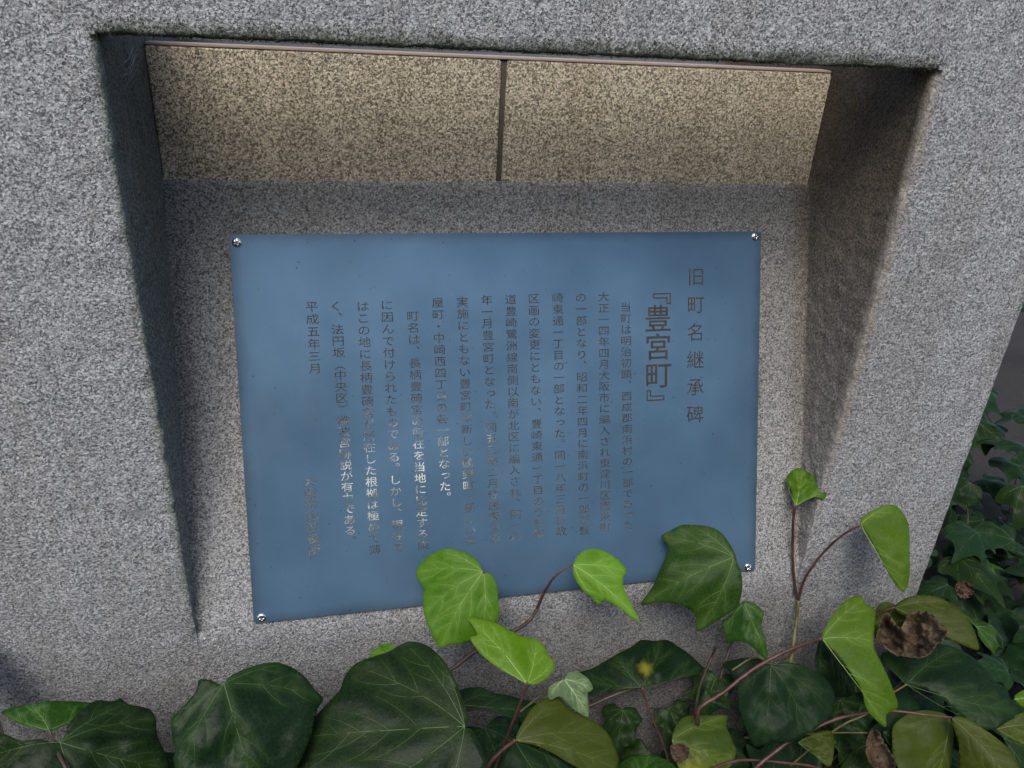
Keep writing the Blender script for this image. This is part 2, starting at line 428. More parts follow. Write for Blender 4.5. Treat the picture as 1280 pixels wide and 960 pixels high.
    bmesh.ops.remove_doubles(bm, verts=bm.verts[:], dist=1e-6)
    bmesh.ops.recalc_face_normals(bm, faces=bm.faces[:])
    return bm_obj('granite_block', bm, M_front, mon, smooth=True)
build_front()
def rough_box(name, x0, x1, y0, y1, z0, z1, mat, parent, r=.0012, st=.01, amp=.0003, label=None):
    bm = bmesh.new(); bmesh.ops.create_cube(bm, size=1)
    for v in bm.verts: v.co = Vector(((x0+x1)/2+v.co.x*(x1-x0), (y0+y1)/2+v.co.y*(y1-y0), (z0+z1)/2+v.co.z*(z1-z0)))
    bmesh.ops.bevel(bm, geom=bm.edges[:], offset=r, segments=2, affect='EDGES')
    return bm_obj(name, bm, mat, parent, label=label)
JX, JW = .3335, .0060
rough_box('panel', .0006, JX-JW/2, D, D+.021, Z1-.004, ZP, M_panel, mon, label='left tan granite panel at the back of the niche')
rough_box('panel', JX+JW/2, W-.0006, D, D+.021, Z1-.004, ZP, M_panel, mon, label='right tan granite panel at the back of the niche')
rough_box('mortar_joint', JX-JW/2-.0005, JX+JW/2+.0005, D+.0035, D+.0205, Z1-.003, ZP+.001, M_mortar, mon, r=.0006)
rough_box('lit_ledge_strip', .0008, W-.0008, D+.0012, D+.0208, ZP+.0004, ZP+.0030, M_ledge, mon, r=.0008, label='thin pinkish strip for the sky-lit top ledge of the tan panels')  # top ledge of the panels; its skylit tone is put into the colour
def moss():
    vs, fs = [], []
    def tuft(x, y, z, s):
        for k in range(3):
            a = rnd.uniform(0, 6.28); l = s*rnd.uniform(.6, 1.5)
            d = Vector((math.cos(a)*.8, -rnd.uniform(.2, 1.), math.sin(a)*.6-.25)).normalized()
            q = d.cross(Vector((rnd.random(), rnd.random(), rnd.random()))).normalized()*l*.28
            o = Vector((x, y, z)); b = len(vs)
            vs.extend([o-q, o+q, o+d*l]); fs.append((b, b+1, b+2))
    for i in range(3800):
        x = rnd.uniform(-.006, W+.004)
        dens = .5+.5*noise.noise(Vector((x*18, 3, 0)))+.25*noise.noise(Vector((x*60, 9, 0)))
        if rnd.random() > dens+.15: continue
        u = rnd.random()**1.8
        if rnd.random() < .55: tuft(x, -.0004, ZT+.004+u*.009*(.5+dens), .0012)
        else: tuft(x, rnd.uniform(.0005, .006), ZT+rnd.uniform(-.0006, .003), .0016)
    for i in range(500):
        z = rnd.uniform(Z0+.12, ZT); tuft(rnd.gauss(-.001, .0012), rnd.uniform(0, .003), z, .0009)
    o = mesh_obj('moss', vs, fs, M_moss, mon, smooth=False, kind='stuff', label='dark green moss along the lower edge of the lintel')
moss()

# ------------------------------------------------------------------ plaque
PT = .0035                                      # top face height above the slope
pu0, pu1, pv0, pv1 = .0579, .6389, .0139, .4182
SP = lambda u, v, h=0.: Vector((u, 0, Z0)) + _su*v + _sn*h
plq = root('plaque', SP((pu0+pu1)/2, (pv0+pv1)/2), 'blue metal plaque with engraved vertical Japanese text on the sloping granite', 'plaque')
def slab(u0, u1, v0, v1, h0, h1, r):
    bm = bmesh.new(); bmesh.ops.create_cube(bm, size=1)
    for v in bm.verts:
        v.co = Vector(((u0+u1)/2+v.co.x*(u1-u0), (v0+v1)/2+v.co.y*(v1-v0), (h0+h1)/2+v.co.z*(h1-h0)))
    ve = [e for e in bm.edges if abs(e.verts[0].co.z-e.verts[1].co.z) > 1e-5]
    bmesh.ops.bevel(bm, geom=ve, offset=.002, segments=3, affect='EDGES')
    te = [e for e in bm.edges if all(x.co.z > h1-1e-5 for x in e.verts)]
    bmesh.ops.bevel(bm, geom=te, offset=r, segments=2, affect='EDGES')
    for v in bm.verts: v.co = SP(v.co.x, v.co.y, v.co.z)
    return bm
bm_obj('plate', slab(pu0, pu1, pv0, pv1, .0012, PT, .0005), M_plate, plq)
# screws: domed Phillips heads
def screw(u, v, rot):
    R = .0048; H = .0024; N = 26
    r = bpy.data.objects.new('screw', None)
    vs, fs, idx = [], [], {}
    ca, sa = math.cos(rot), math.sin(rot)
    def h(x, y):
        q = math.hypot(x, y)/R
        z = H*math.sqrt(max(0, 1-q*q*.97))
        X, Y = x*ca+y*sa, -x*sa+y*ca
        a = min(max(abs(X)/.00050, 0), 3); b = min(abs(Y)/.00050, 3)
        arm = min(max(abs(X)*1/.0026, abs(Y)/.00055), max(abs(Y)/.0026, abs(X)/.00055))
        if arm < 1.0: z -= .0013*min(1, (1-arm)*4)
        return z
    rings = 16; seg = 40
    c = len(vs); vs.append(SP(u, v, PT+h(0, 0)))
    for i in range(1, rings+1):
        q = R*math.sin(i/rings*math.pi/2)**.9
        for k in range(seg):
            a = 2*math.pi*k/seg; x, y = q*math.cos(a), q*math.sin(a)
            vs.append(SP(u+x, v+y, PT+h(x, y)))
    for k in range(seg): vs.append(SP(u+R*math.cos(2*math.pi*k/seg), v+R*math.sin(2*math.pi*k/seg), PT-.0006))
    for k in range(seg): fs.append((0, 1+k, 1+(k+1) % seg))
    for i in range(rings):
        for k in range(seg):
            a = 1+i*seg+k; b = 1+i*seg+(k+1) % seg; fs.append((a, a+seg, b+seg, b))
    o = mesh_obj('screw', vs, fs, M_chrome, plq)
    # cross-shaped dark recess floor
    bm = bmesh.new()
    for (a, b) in ((.0024, .00042), (.00042, .0024)):
        P = [(-a, -b), (a, -b), (a, b), (-a, b)]
        hh = PT+H-.0009 + (0.00005 if a > b else 0)
        bm.faces.new([bm.verts.new(SP(u+x*ca-y*sa, v+x*sa+y*ca, hh)) for x, y in P])
    so = bm_obj('screw_recess', bm, M_slot, o)
for (x, y, a) in ((296, 303, .5), (944, 296, .2), (327, 772, .1), (935, 709, .6)):
    p = hit(x, y, SP(0, 0, PT), _sn)
    screw(p.x, (p-Vector((0, 0, Z0))).dot(_su), a)

# lettering
COLS = [
 ('旧町名継承碑', (870, 346), (868.6, 518), .0195, .0),
 ('『豊宮町』', (822, 363), (823, 504), .0290, .006),
 ('当町は明治初頭、西成郡南浜村の一部であった。', (782, 384), (785.5, 669.6), .0117, 0),
 ('大正一四年四月大阪市に編入され東淀川区南浜町', (754.4, 371), (756.6, 659), .0117, 0),
 ('の一部となり、昭和二年四月に南浜町の一部が豊', (726, 372), (730, 663), .0117, 0),
 ('崎東通一丁目の一部となった。同一八年三月行政', (697, 372.5), (701.4, 664), .0117, 0),
 ('区画の変更にともない、豊崎東通一丁目のうち市', (667, 373.4), (673.7, 667), .0117, 0),
 ('道豊崎鷺洲線南側以南が北区に編入され、同一九', (638.4, 374.4), (645, 670), .0117, 0),
 ('年一月豊宮町となった。同五三年二月住居表示の', (608.4, 375.3), (618.4, 673), .0117, 0),
 ('実施にともない豊宮町は新しい鶴野町・新しい茶', (578, 377.7), (588, 676), .0117, 0),
 ('屋町・中崎西四丁目の各一部となった。', (547, 378.5), (557, 622), .0117, 0),
 ('町名は、長柄豊碕宮の所在を当地に比定する説', (516, 395), (529, 681.6), .0117, 0),
 ('に因んで付けられたものである。しかし、現在で', (483.4, 381.6), (498, 684), .0117, 0),
 ('はこの地に長柄豊碕宮が所在した根拠は極めて薄', (453.4, 383), (468.7, 687), .0117, 0),
 ('く、法円坂（中央区）難波宮跡説が有力である。', (420, 383), (438.4, 677), .0117, 0),
 ('平成五年三月', (389.7, 383.4), (394, 460.8), .0117, 0),
 ('大阪市北区役所', (387, 602), (393, 687.7), .0117, 0),
]
_gc = {}
def glyph(ch, off):
    key = (ch, off)
    if key not in _gc:
        c = bpy.data.curves.new('glyph', 'FONT'); c.body = ch; c.size = 1; c.resolution_u = 3; c.offset = off; c.extrude = .012
        o = bpy.data.objects.new('glyph', c); COL.objects.link(o)
        dg = bpy.context.evaluated_depsgraph_get(); dg.update()
        me = bpy.data.meshes.new_from_object(o.evaluated_get(dg))
        _gc[key] = ([v.co.copy() for v in me.vertices], [tuple(p.vertices) for p in me.polygons])
        bpy.data.objects.remove(o); bpy.data.curves.remove(c); bpy.data.meshes.remove(me)
    return _gc[key]
_tb, _ = glyph('国', 0)
xs = [v.x for v in _tb]; ys = [v.y for v in _tb]
GCX, GCY, GSZ = (min(xs)+max(xs))/2, (min(ys)+max(ys))/2, (max(xs)-min(xs))
def lettering():
    for (txt, a, b, sz, off) in COLS:
        A = hit(*a, SP(0, 0, PT), _sn); B = hit(*b, SP(0, 0, PT), _sn)
        au, av = A.x, (A-Vector((0, 0, Z0))).dot(_su); bu, bv = B.x, (B-Vector((0, 0, Z0))).dot(_su)
        vs, fs = [], []
        n = len(txt); k = sz/GSZ
        for i, ch in enumerate(txt):
            t = i/(n-1); cu, cv = au+(bu-au)*t, av+(bv-av)*t
            G, F = glyph(ch, off); base = len(vs)
            for q in G:
                x, y = (q.x-GCX)*(.95 if len(txt) > 5 or n == 5 else 1), (q.y-GCY)*(.80 if n > 6 or sz < .015 else .92)
                if ch in '『』（）': x, y = y, -x
                if ch in '、。': x += .55; y += .50
                if ch in 'っ': x += .08; y += .06
                vs.append(SP(cu+x*k, cv+y*k, PT+.00012+q.z*.006))
            fs += [tuple(base+j for j in f) for f in F]
        mesh_obj('engraved_column', vs, fs, M_text, plq, smooth=False)
lettering()

# ------------------------------------------------------------------ ivy
def cr_closed(P, st=4):
    out = []; n = len(P)
    for i in range(n):
        p0, p1, p2, p3 = P[i-1], P[i], P[(i+1) % n], P[(i+2) % n]
        for k in range(st):
            t = k/st
            out.append(.5*((2*p1)+(p2-p0)*t+(2*p0-5*p1+4*p2-p3)*t*t+(3*p1-p0-3*p2+p3)*t**3))
    return out
def inside(p, P):
    c = False; n = len(P); j = n-1
    for i in range(n):
        a, b = P[i], P[j]
        if (a.y > p.y) != (b.y > p.y) and p.x < (b.x-a.x)*(p.y-a.y)/(b.y-a.y)+a.x: c = not c
        j = i
    return c
def segd(p, a, b):
    d = b-a; t = max(0, min(1, (p-a).dot(d)/max(d.length_squared, 1e-12)))
    return (p-a-d*t).length
def leaf_geometry(outline, att, tips, seed=0, fold=.12, curl=.6, ripple=.0022, res=26, vr=.00042, spacing=None, crumple=0.):
    """2-D leaf outline (metres) -> blade verts/faces/attributes and vein verts/faces. tips[0] is the midrib's tip."""
    r = random.Random(seed)
    B = cr_closed(outline, 4)
    size = max((p-att).length for p in B)
    sp = spacing or size/res
    mid = (tips[0]-att); ml = mid.length; md = mid/ml; mn = Vector((-md.y, md.x))
    off = Vector((seed*1.7, seed*.31, 0))
    def disp(p):
        q = p-att; s = abs(q.dot(mn)); a = q.dot(md)
        z = -fold*math.sqrt(s*s+(.04*size)**2) - curl*(q.length**2)/size*.35
        vv = 0
        for tp in tips: vv = max(vv, 1-segd(p, att, tp)/(.22*size))
        z -= max(0, vv)*.035*size*.6
        pn = Vector((p.x, p.y, 0))/size
        z += ripple*(noise.noise(pn*3.1+off)*1.6+noise.noise(pn*7+off)*.5)*min(1, q.length/(.3*size))
        if crumple:
            e = min((p-b).length for b in B[::2])/size
            z += crumple*size*(1.6*abs(noise.noise(pn*3.3+off))+.9*abs(noise.noise(pn*8+off))+.35*noise.noise(pn*19+off)-.4)
            z += crumple*size*1.5*max(0, 1-e/.22)**2
        return z
    # veins
    V = []
    for i, tp in enumerate(tips):
        side = Vector((-(tp-att).y, (tp-att).x)).normalized(); bow = r.uniform(-.05, .05)*(tp-att).length
        if i: bow = (1 if side.dot(md) > 0 else -1)*-.05*(tp-att).length
        pl = [att+(tp-att)*t+side*bow*4*t*(1-t) for t in [k/8*.96 for k in range(9)]]
        V.append((pl, vr*(1 if i == 0 else .75), .25))
        L = (tp-att).length
        ks = (.28, .46, .62, .76) if i == 0 else (.42, .64)
        for t in ks:
            for sg in (-1, 1):
                k = t+r.uniform(-.05, .05); p = att+(tp-att)*k+side*bow*4*k*(1-k)
                dr = (tp-att).normalized(); an = sg*r.uniform(.6, .95)
                dd = Vector((dr.x*math.cos(an)-dr.y*math.sin(an), dr.x*math.sin(an)+dr.y*math.cos(an)))
                q = [p]; cur = p.copy(); step = L*.05
                for m in range(7):
                    a2 = -sg*.07; dd = Vector((dd.x*math.cos(a2)-dd.y*math.sin(a2), dd.x*math.sin(a2)+dd.y*math.cos(a2)))
                    nx_ = cur+dd*step
                    if not inside(cur+dd*step*2.2, B): break
                    if any(segd(nx_, w[0][0], w[0][-1]) < L*.05 for w in V if w[0][0] is not p and w[1] > vr*.6 and w[0] is not pl): break
                    cur = nx_; q.append(cur.copy())
                if len(q) > 2: V.append((q, vr*.42, .3))
    # blade
    pts = list(B); nb = len(B)
    x0 = min(p.x for p in B); x1 = max(p.x for p in B); y0 = min(p.y for p in B); y1 = max(p.y for p in B)
    y = y0; row = 0
    while y < y1:
        x = x0+(row % 2)*sp/2
        while x < x1:
            p = Vector((x+r.uniform(-.12, .12)*sp, y+r.uniform(-.12, .12)*sp))
            if inside(p, B) and min((p-b).length for b in B) > sp*.45: pts.append(p)
            x += sp
        y += sp*.87; row += 1
    out = delaunay_2d_cdt(pts, [(i, (i+1) % nb) for i in range(nb)], [list(range(nb))], 1, 1e-7)
    p2, f2 = out[0], out[2]
    segs = [(w[0][i], w[0][i+1], w[1]/vr) for w in V for i in range(len(w[0])-1)]
    vs, nv, rim = [], [], []
    for p in p2:
        vs.append((p.x, p.y, disp(p)))
        v = 0
        for a, b, k in segs:
            v = max(v, (1-segd(p, a, b)/(sp*(1.1 if k < .6 else 1.7)))*(.5+.5*k))
        nv.append(max(0, v)); rim.append(0.)
    for i in range(min(nb, len(rim))): rim[i] = 1.
    vv, vf = [], []
    for (q, rad, tp) in V:
        base = len(vv)
        for i, p in enumerate(q):
            rr = rad*(1-(1-tp)*i/(len(q)-1)); t = (q[min(i+1, len(q)-1)]-q[max(i-1, 0)]).normalized(); nn = Vector((-t.y, t.x))
            for (sx, hh) in ((-1, -.0001), (-.45, rr*.42), (.45, rr*.42), (1, -.0001)):
                c = p+nn*sx*rr; vv.append((c.x, c.y, disp(p)+hh+.00006))
        for i in range(len(q)-1):
            for k in range(3):
                a = base+i*4+k; vf.append((a, a+1, a+5, a+4))
    return vs, f2, nv, rim, vv, vf
def make_leaf(parent, geo, frame, mat, label=None, thick=.00035, spots=()):
    vs, fs, nv, rim, vv, vf = geo
    off = parent_loc(parent); o0, ex, ey, ez = frame
    T = lambda p: o0+ex*p[0]+ey*p[1]+ez*p[2]-off
    me = bpy.data.meshes.new('leaf'); me.from_pydata([T(p) for p in vs], [], fs)
    me.materials.append(LM[mat][0]); me.polygons.foreach_set('use_smooth', [True]*len(me.polygons))
    # make the upper side face +ez
    if me.polygons and sum(p.normal.dot(ez)*p.area for p in me.polygons) < 0: me.flip_normals()
    for nm, dat in (('nearvein', nv), ('rim', rim)):
        at = me.attributes.new(nm, 'FLOAT', 'POINT'); at.data.foreach_set('value', dat)
    sv = [max([0.]+[min(1, max(0, 1.3-(Vector(p[:2])-c).length/q*(1+.5*noise.noise(Vector(p)*220)))) for c, q in spots]) for p in vs]
    at = me.attributes.new('spot', 'FLOAT', 'POINT'); at.data.foreach_set('value', sv)
    lf = link(bpy.data.objects.new('leaf', me), parent)
    so = lf.modifiers.new('thickness', 'SOLIDIFY'); so.thickness = thick; so.offset = -1
    if label: lf['label'] = label
    mv = bpy.data.meshes.new('vein'); mv.from_pydata([T(p) for p in vv], [], vf); mv.materials.append(LM[mat][1])
    mv.polygons.foreach_set('use_smooth', [True]*len(mv.polygons))
    vo = link(bpy.data.objects.new('vein', mv), lf)
    return lf
_ls = [0]
def traced(parent, y, outline, att, tips, mat, tilt=(0, 0, 0), label=None, spots=(), **k):
    """leaf whose attachment point stands at world depth y; outline is laid on its own tilted plane"""
    _ls[0] += 1
    A = hit(*att, (0, y, 0), Vector((0, 1, 0)))
    n = ((CP-A).normalized()+Vector(tilt)).normalized()
    up = (_U - n*_U.dot(n)).normalized(); ex = up.cross(n).normalized()
    def to2(px):
        p = hit(px[0], px[1], A, n)-A; return Vector((p.dot(ex), p.dot(up)))
    O = [to2(p) for p in outline]; T = [to2(p) for p in tips]
    geo = leaf_geometry(O, Vector((0, 0)), T, seed=_ls[0], **k)
    return make_leaf(parent, geo, (A, ex, up, n), mat, label, spots=[(to2(q), q[2]*(A-CP).length/FPX) for q in spots])
def stem(parent, pts, r0, r1, mat, name='stem', seg=7, label=None):
    """pts: (px, py, world y)"""
    P = [hit(a, b, (0, y, 0), Vector((0, 1, 0))) for a, b, y in pts]
    n = len(P); R = [r0+(r1-r0)*i/(n-1) for i in range(n)]
    v, f = tube(P, R, seg)
    for i in range(len(v)):
        p = Vector(v[i]); v[i] = p+Vector((noise.noise(p*160), noise.noise(p*160+Vector((7, 0, 0))), noise.noise(p*160+Vector((0, 7, 0)))))*r1*.35
    return mesh_obj(name, v, f, mat, parent, label=label)
def vine(px, py, y, label):
    p = hit(px, py, (0, y, 0), Vector((0, 1, 0)))
    return root('ivy_vine', (p.x, p.y, GZ), label, 'ivy', 'ivy vines climbing the foot of the monument')

# --- vine A: fresh shoot in the middle, over the plaque's lower edge
vA = vine(565, 836, -.04, 'ivy vine with three fresh bright leaves below the middle of the plaque')
traced(vA, -.03, [(604,714),(595,698),(580,688),(557,684),(538,689),(524,700),(518,712),(521,721),(528,732),(527,745),(528,762),(534,780),(541,797),(550,808),(562,804),(575,803),(590,799),(604,792),(616,782),(624,768),(623,750),(622,735),(618,722),(611,716)],
       (604,714), [(550,806),(522,711),(603,786),(556,688),(530,764)], 'bright', (0,0,.25), 'broad bright green leaf left of centre')
traced(vA, -.03, [(716,705),(722,693),(734,686),(748,686),(762,693),(775,703),(781,714),(777,721),(778,735),(785,752),(793,768),(797,778),(788,774),(775,762),(760,753),(752,750),(746,757),(738,747),(728,738),(718,724),(715,712)],
       (716,706), [(796,776),(746,755),(779,713)], 'lime', (-.25,0,.1), 'small lime leaf pointing down to the right', fold=.3)
traced(vA, -.135, [(659,854),(647,847),(625,835),(607,820),(596,807),(588,793),(597,790),(590,775),(584,765),(600,767),(617,772),(637,784),(655,792),(672,794),(682,802),(687,814),(695,824),(694,835),(685,846),(672,854)],
       (659,854), [(586,767),(590,795),(672,797),(693,826)], 'lime', (.1,0,.25), 'lime leaf pointing up to the left', fold=.25)
stem(vA, [(470,905,-.08),(520,865,-.06),(565,836,-.045),(600,810,-.04),(647,786,-.03),(662,775,-.02),(672,760,-.015)], .0026, .0019, M_brown)
stem(vA, [(672,760,-.015),(677,747,-.018),(685,732,-.024),(697,717,-.028),(716,706,-.030)], .0021, .0009, M_red, 'petiole')
stem(vA, [(615,970,-.12),(625,945,-.115),(640,905,-.13),(650,880,-.133),(659,854,-.135)], .0016, .0012, M_red, 'petiole')
stem(vA, [(604,714,-.03),(612,740,-.025),(618,770,-.025),(622,800,-.03)], .001, .0013, M_red, 'petiole')

# --- vine B: dark leaf over plaque corner with a smaller one
vB = vine(908, 824, -.03, 'ivy vine with a dark three pointed leaf over the lower right plaque corner')
traced(vB, -.045, [(828,667),(835,677),(836,688),(827,708),(817,731),(802,754),(824,751),(848,754),(865,762),(872,771),(874,788),(890,781),(908,769),(922,759),(928,744),(928,720),(922,702),(919,691),(911,676),(899,662),(881,655),(857,653),(842,659)],
       (918,696), [(804,753),(829,668),(874,786),(868,656)], 'green', (.15,0,.15), 'dark green three pointed leaf on the plaque corner', fold=.1)
traced(vB, -.035, [(902,777),(913,768),(928,752),(942,753),(955,765),(952,781),(957,797),(960,823),(945,812),(933,803),(918,800),(909,802),(906,789)],
       (930,754), [(959,821),(904,790),(953,768)], 'green', (0,0,.2), 'small green leaf under the three pointed one')
stem(vB, [(930,754,-.035),(922,780,-.02),(915,802,-.02),(908,824,-.03),(900,850,-.04)], .0012, .0022, M_brown)
stem(vB, [(918,696,-.045),(924,730,-.03),(922,765,-.025),(915,802,-.02)], .001, .0014, M_red, 'petiole')
stem(vB, [(680,905,-.06),(737,882,-.05),(765,870,-.05),(800,858,-.045),(840,850,-.045),(880,838,-.04),(887,826,-.045),(896,806,-.05)], .0024, .0015, M_brown)
stem(vB, [(890,822,-.05),(877,852,-.06),(872,872,-.065),(870,895,-.07),(880,912,-.075),(895,932,-.08),(905,952,-.09),(912,975,-.1)], .0014, .002, M_brown)
traced(vB, -.055, [(802,859),(790,860),(765,862),(740,867),(733,855),(722,837),(745,830),(770,816),(790,806),(802,796),(820,796),(835,794),(852,804),(870,817),(883,830),(865,840),(840,847),(812,857)],
       (802,859), [(770,818),(740,848),(826,797),(876,829)], 'dark', (0,0,.5), 'wide dark leaf with a pale yellow spot', fold=.08, spots=[(807, 834, 8)])
stem(vB, [(802,859,-.055),(812,890,-.065),(825,920,-.075),(834,945,-.085),(838,975,-.1)], .0014, .0019, M_red, 'petiole')

# --- vine C: forked upright shoot on the right
vC = vine(991, 812, -.03, 'ivy vine with an upright forked red stem right of the plaque')
stem(vC, [(985,850,-.05),(991,809,-.03),(995,780,-.015),(998,750,-.006)], .0026, .0020, M_gstem)
stem(vC, [(998,750,-.006),(994,735,-.004),(991,702,.002),(991,665,.006),(993,631,.004)], .0018, .0016, M_red)
stem(vC, [(998,750,-.006),(1005,726,-.008),(1020,702,-.014),(1038,682,-.02),(1056,667,-.03),(1076,656,-.038)], .0018, .0012, M_red)
traced(vC, .002, [(982,596),(991,585),(1003,583),(1017,593),(1033,604),(1031,622),(1018,620),(1006,626),(995,632),(991,624),(989,613),(985,604)],
       (995,631), [(1003,585),(1031,608),(983,598)], 'bright', (-.1,0,.35), 'small glossy curled leaf at the top of the stem', curl=.5, ripple=.004)
traced(vC, -.038, [(1077,646),(1089,636),(1103,629),(1115,631),(1126,646),(1130,664),(1132,693),(1131,723),(1125,740),(1115,731),(1103,708),(1092,685),(1080,664),(1074,655)],
       (1075,655), [(1125,737),(1106,631)], 'bright', (-.45,0,.15), 'tall bright leaf hanging at the right', fold=.55)
traced(vC, -.09, [(1028,798),(1035,778),(1048,759),(1062,745),(1078,740),(1084,750),(1096,759),(1095,779),(1094,806),(1105,830),(1117,856),(1126,882),(1111,892),(1111,908),(1095,897),(1084,883),(1078,862),(1063,839),(1048,818)],
       (1028,798), [(1111,905),(1082,746),(1094,800)], 'bright', (0,0,.2), 'long vivid green leaf hanging over the stems', fold=.15)
traced(vC, -.05, [(1028,800),(1022,815),(1024,840),(1040,862),(1062,872),(1078,865),(1065,842),(1048,820)],
       (1028,800), [(1076,866),(1030,840)], 'dark', (.5,0,0))
stem(vC, [(872,905,-.085),(875,885,-.085),(905,865,-.08),(938,839,-.075),(968,821,-.07),(998,808,-.075),(1028,798,-.09)], .0026, .0018, M_red)
stem(vC, [(998,808,-.07),(985,822,-.06),(975,840,-.06)], .0011, .0013, M_gstem, 'petiole')

# --- vine D: left group of big dark leaves
vD = vine(75, 927, -.12, 'ivy vine with large dark old leaves at the lower left')
traced(vD, -.175, [(581,907),(585,895),(577,870),(567,845),(552,820),(535,803),(515,795),(500,797),(485,807),(465,815),(442,823),(428,840),(422,857),(405,875),(385,895),(367,915),(357,935),(352,970),(375,1010),(450,1035),(520,1040),(580,1015),(606,980),(607,950),(600,927),(590,911)],
       (581,907), [(376,915),(440,826),(505,797),(545,815),(400,1010),(540,1030)], 'dark', (0,0,.45), 'largest dark glossy leaf', curl=.35, ripple=.0042, vr=.0006, fold=.05)
traced(vD, -.13, [(280,854),(275,855),(262,849),(248,849),(246,860),(237,872),(222,887),(212,900),(217,935),(216,952),(235,985),(290,1000),(350,985),(385,930),(397,885),(406,868),(395,857),(382,842),(365,830),(345,826),(322,830),(300,838),(287,845)],
       (280,854), [(320,990),(403,868),(215,905),(225,960),(352,829)], 'dark', (0,0,.4), curl=.5, ripple=.0042, fold=.06, vr=.0005)
traced(vD, -.12, [(75,927),(87,902),(107,882),(122,873),(140,874),(150,870),(162,877),(185,881),(195,892),(197,915),(207,937),(212,958),(190,1000),(120,1020),(40,1010),(-30,980),(-40,930),(0,917),(25,925),(50,924)],
       (75,927), [(205,955),(160,876),(120,1010),(-30,950),(193,893)], 'dark', (0,0,.4), curl=.5, ripple=.0042, fold=.06, vr=.0005)
traced(vD, -.09, [(61,912),(50,911),(27,904),(15,895),(-2,884),(10,879),(37,877),(75,873),(105,873),(122,874),(107,885),(87,900),(70,911)],
       (61,912), [(38,879),(5,886),(118,875)], 'green', (0,0,.9), curl=.6)
stem(vD, [(61,912,-.09),(67,925,-.1),(75,945,-.13),(90,975,-.15)], .0013, .0018, M_brown, 'petiole')
traced(vD, -.15, [(362,922),(337,927),(315,935),(298,948),(280,962),(300,990),(350,1000),(380,960),(372,935)],
       (290,965), [(362,924),(340,995)], 'deep', (0,0,.5))
traced(vD, -.08, [(575,861),(600,856),(615,862),(640,866),(672,872),(690,882),(665,892),(640,894),(620,888),(600,886),(582,887),(572,875)],
       (574,880), [(686,882),(618,862)], 'deep', (0,0,.9))
traced(vD, -.05, [(462,818),(475,806),(487,804),(500,815),(480,830),(466,828)], (498,815), [(465,820)], 'bright', (0,0,.2))

traced(vD, -.10, [(-40,790),(-80,780),(-120,800),(-140,850),(-120,900),(-70,920),(-30,900),(-22,850)], (-85,910), [(-80,785),(-135,850),(-28,850)], 'dark', (0,0,.3))  # unseen leaf added left of the frame to cast shadow on the stone
# --- vine E: bottom middle
vE = vine(640, 930, -.13, 'ivy vine with an olive leaf and a pale leaf at the bottom centre')
traced(vE, -.115, [(705,849),(710,841),(722,839),(735,847),(742,860),(735,866),(736,880),(736,895),(722,889),(710,880),(700,870),(687,874),(685,860),(694,853)],
       (705,849), [(735,892),(740,860),(689,866)], 'pale', (0,0,.2), 'pale green leaf showing its underside')
traced(vE, -.15, [(645,925),(652,905),(667,882),(685,870),(700,869),(715,885),(735,894),(752,902),(765,915),(770,925),(778,946),(770,962),(745,966),(720,957),(690,940),(665,930)],
       (645,925), [(774,958),(700,871),(766,917)], 'olive', (0,0,.2), 'olive leaf with its underside turned up', curl=.7, fold=.05)
traced(vE, -.13, [(645,928),(665,932),(690,942),(720,960),(735,990),(700,1010),(650,1000),(625,970),(630,945)], (645,928), [(700,1000),(720,965)], 'deep', (0,0,.4))
traced(vE, -.18, [(755,968),(770,953),(788,943),(810,939),(835,945),(850,960),(860,985),(830,1015),(780,1010)],
       (800,1015), [(812,940),(765,960),(853,970)], 'green', (0,0,.5), 'green rounded leaf at the bottom edge')
stem(vE, [(645,925,-.15),(630,936,-.15),(612,955,-.155),(600,985,-.16)], .0018, .0022, M_red, 'petiole')
stem(vE, [(705,849,-.115),(690,858,-.1),(672,872,-.09),(650,890,-.09)], .001, .0012, M_gstem, 'petiole')

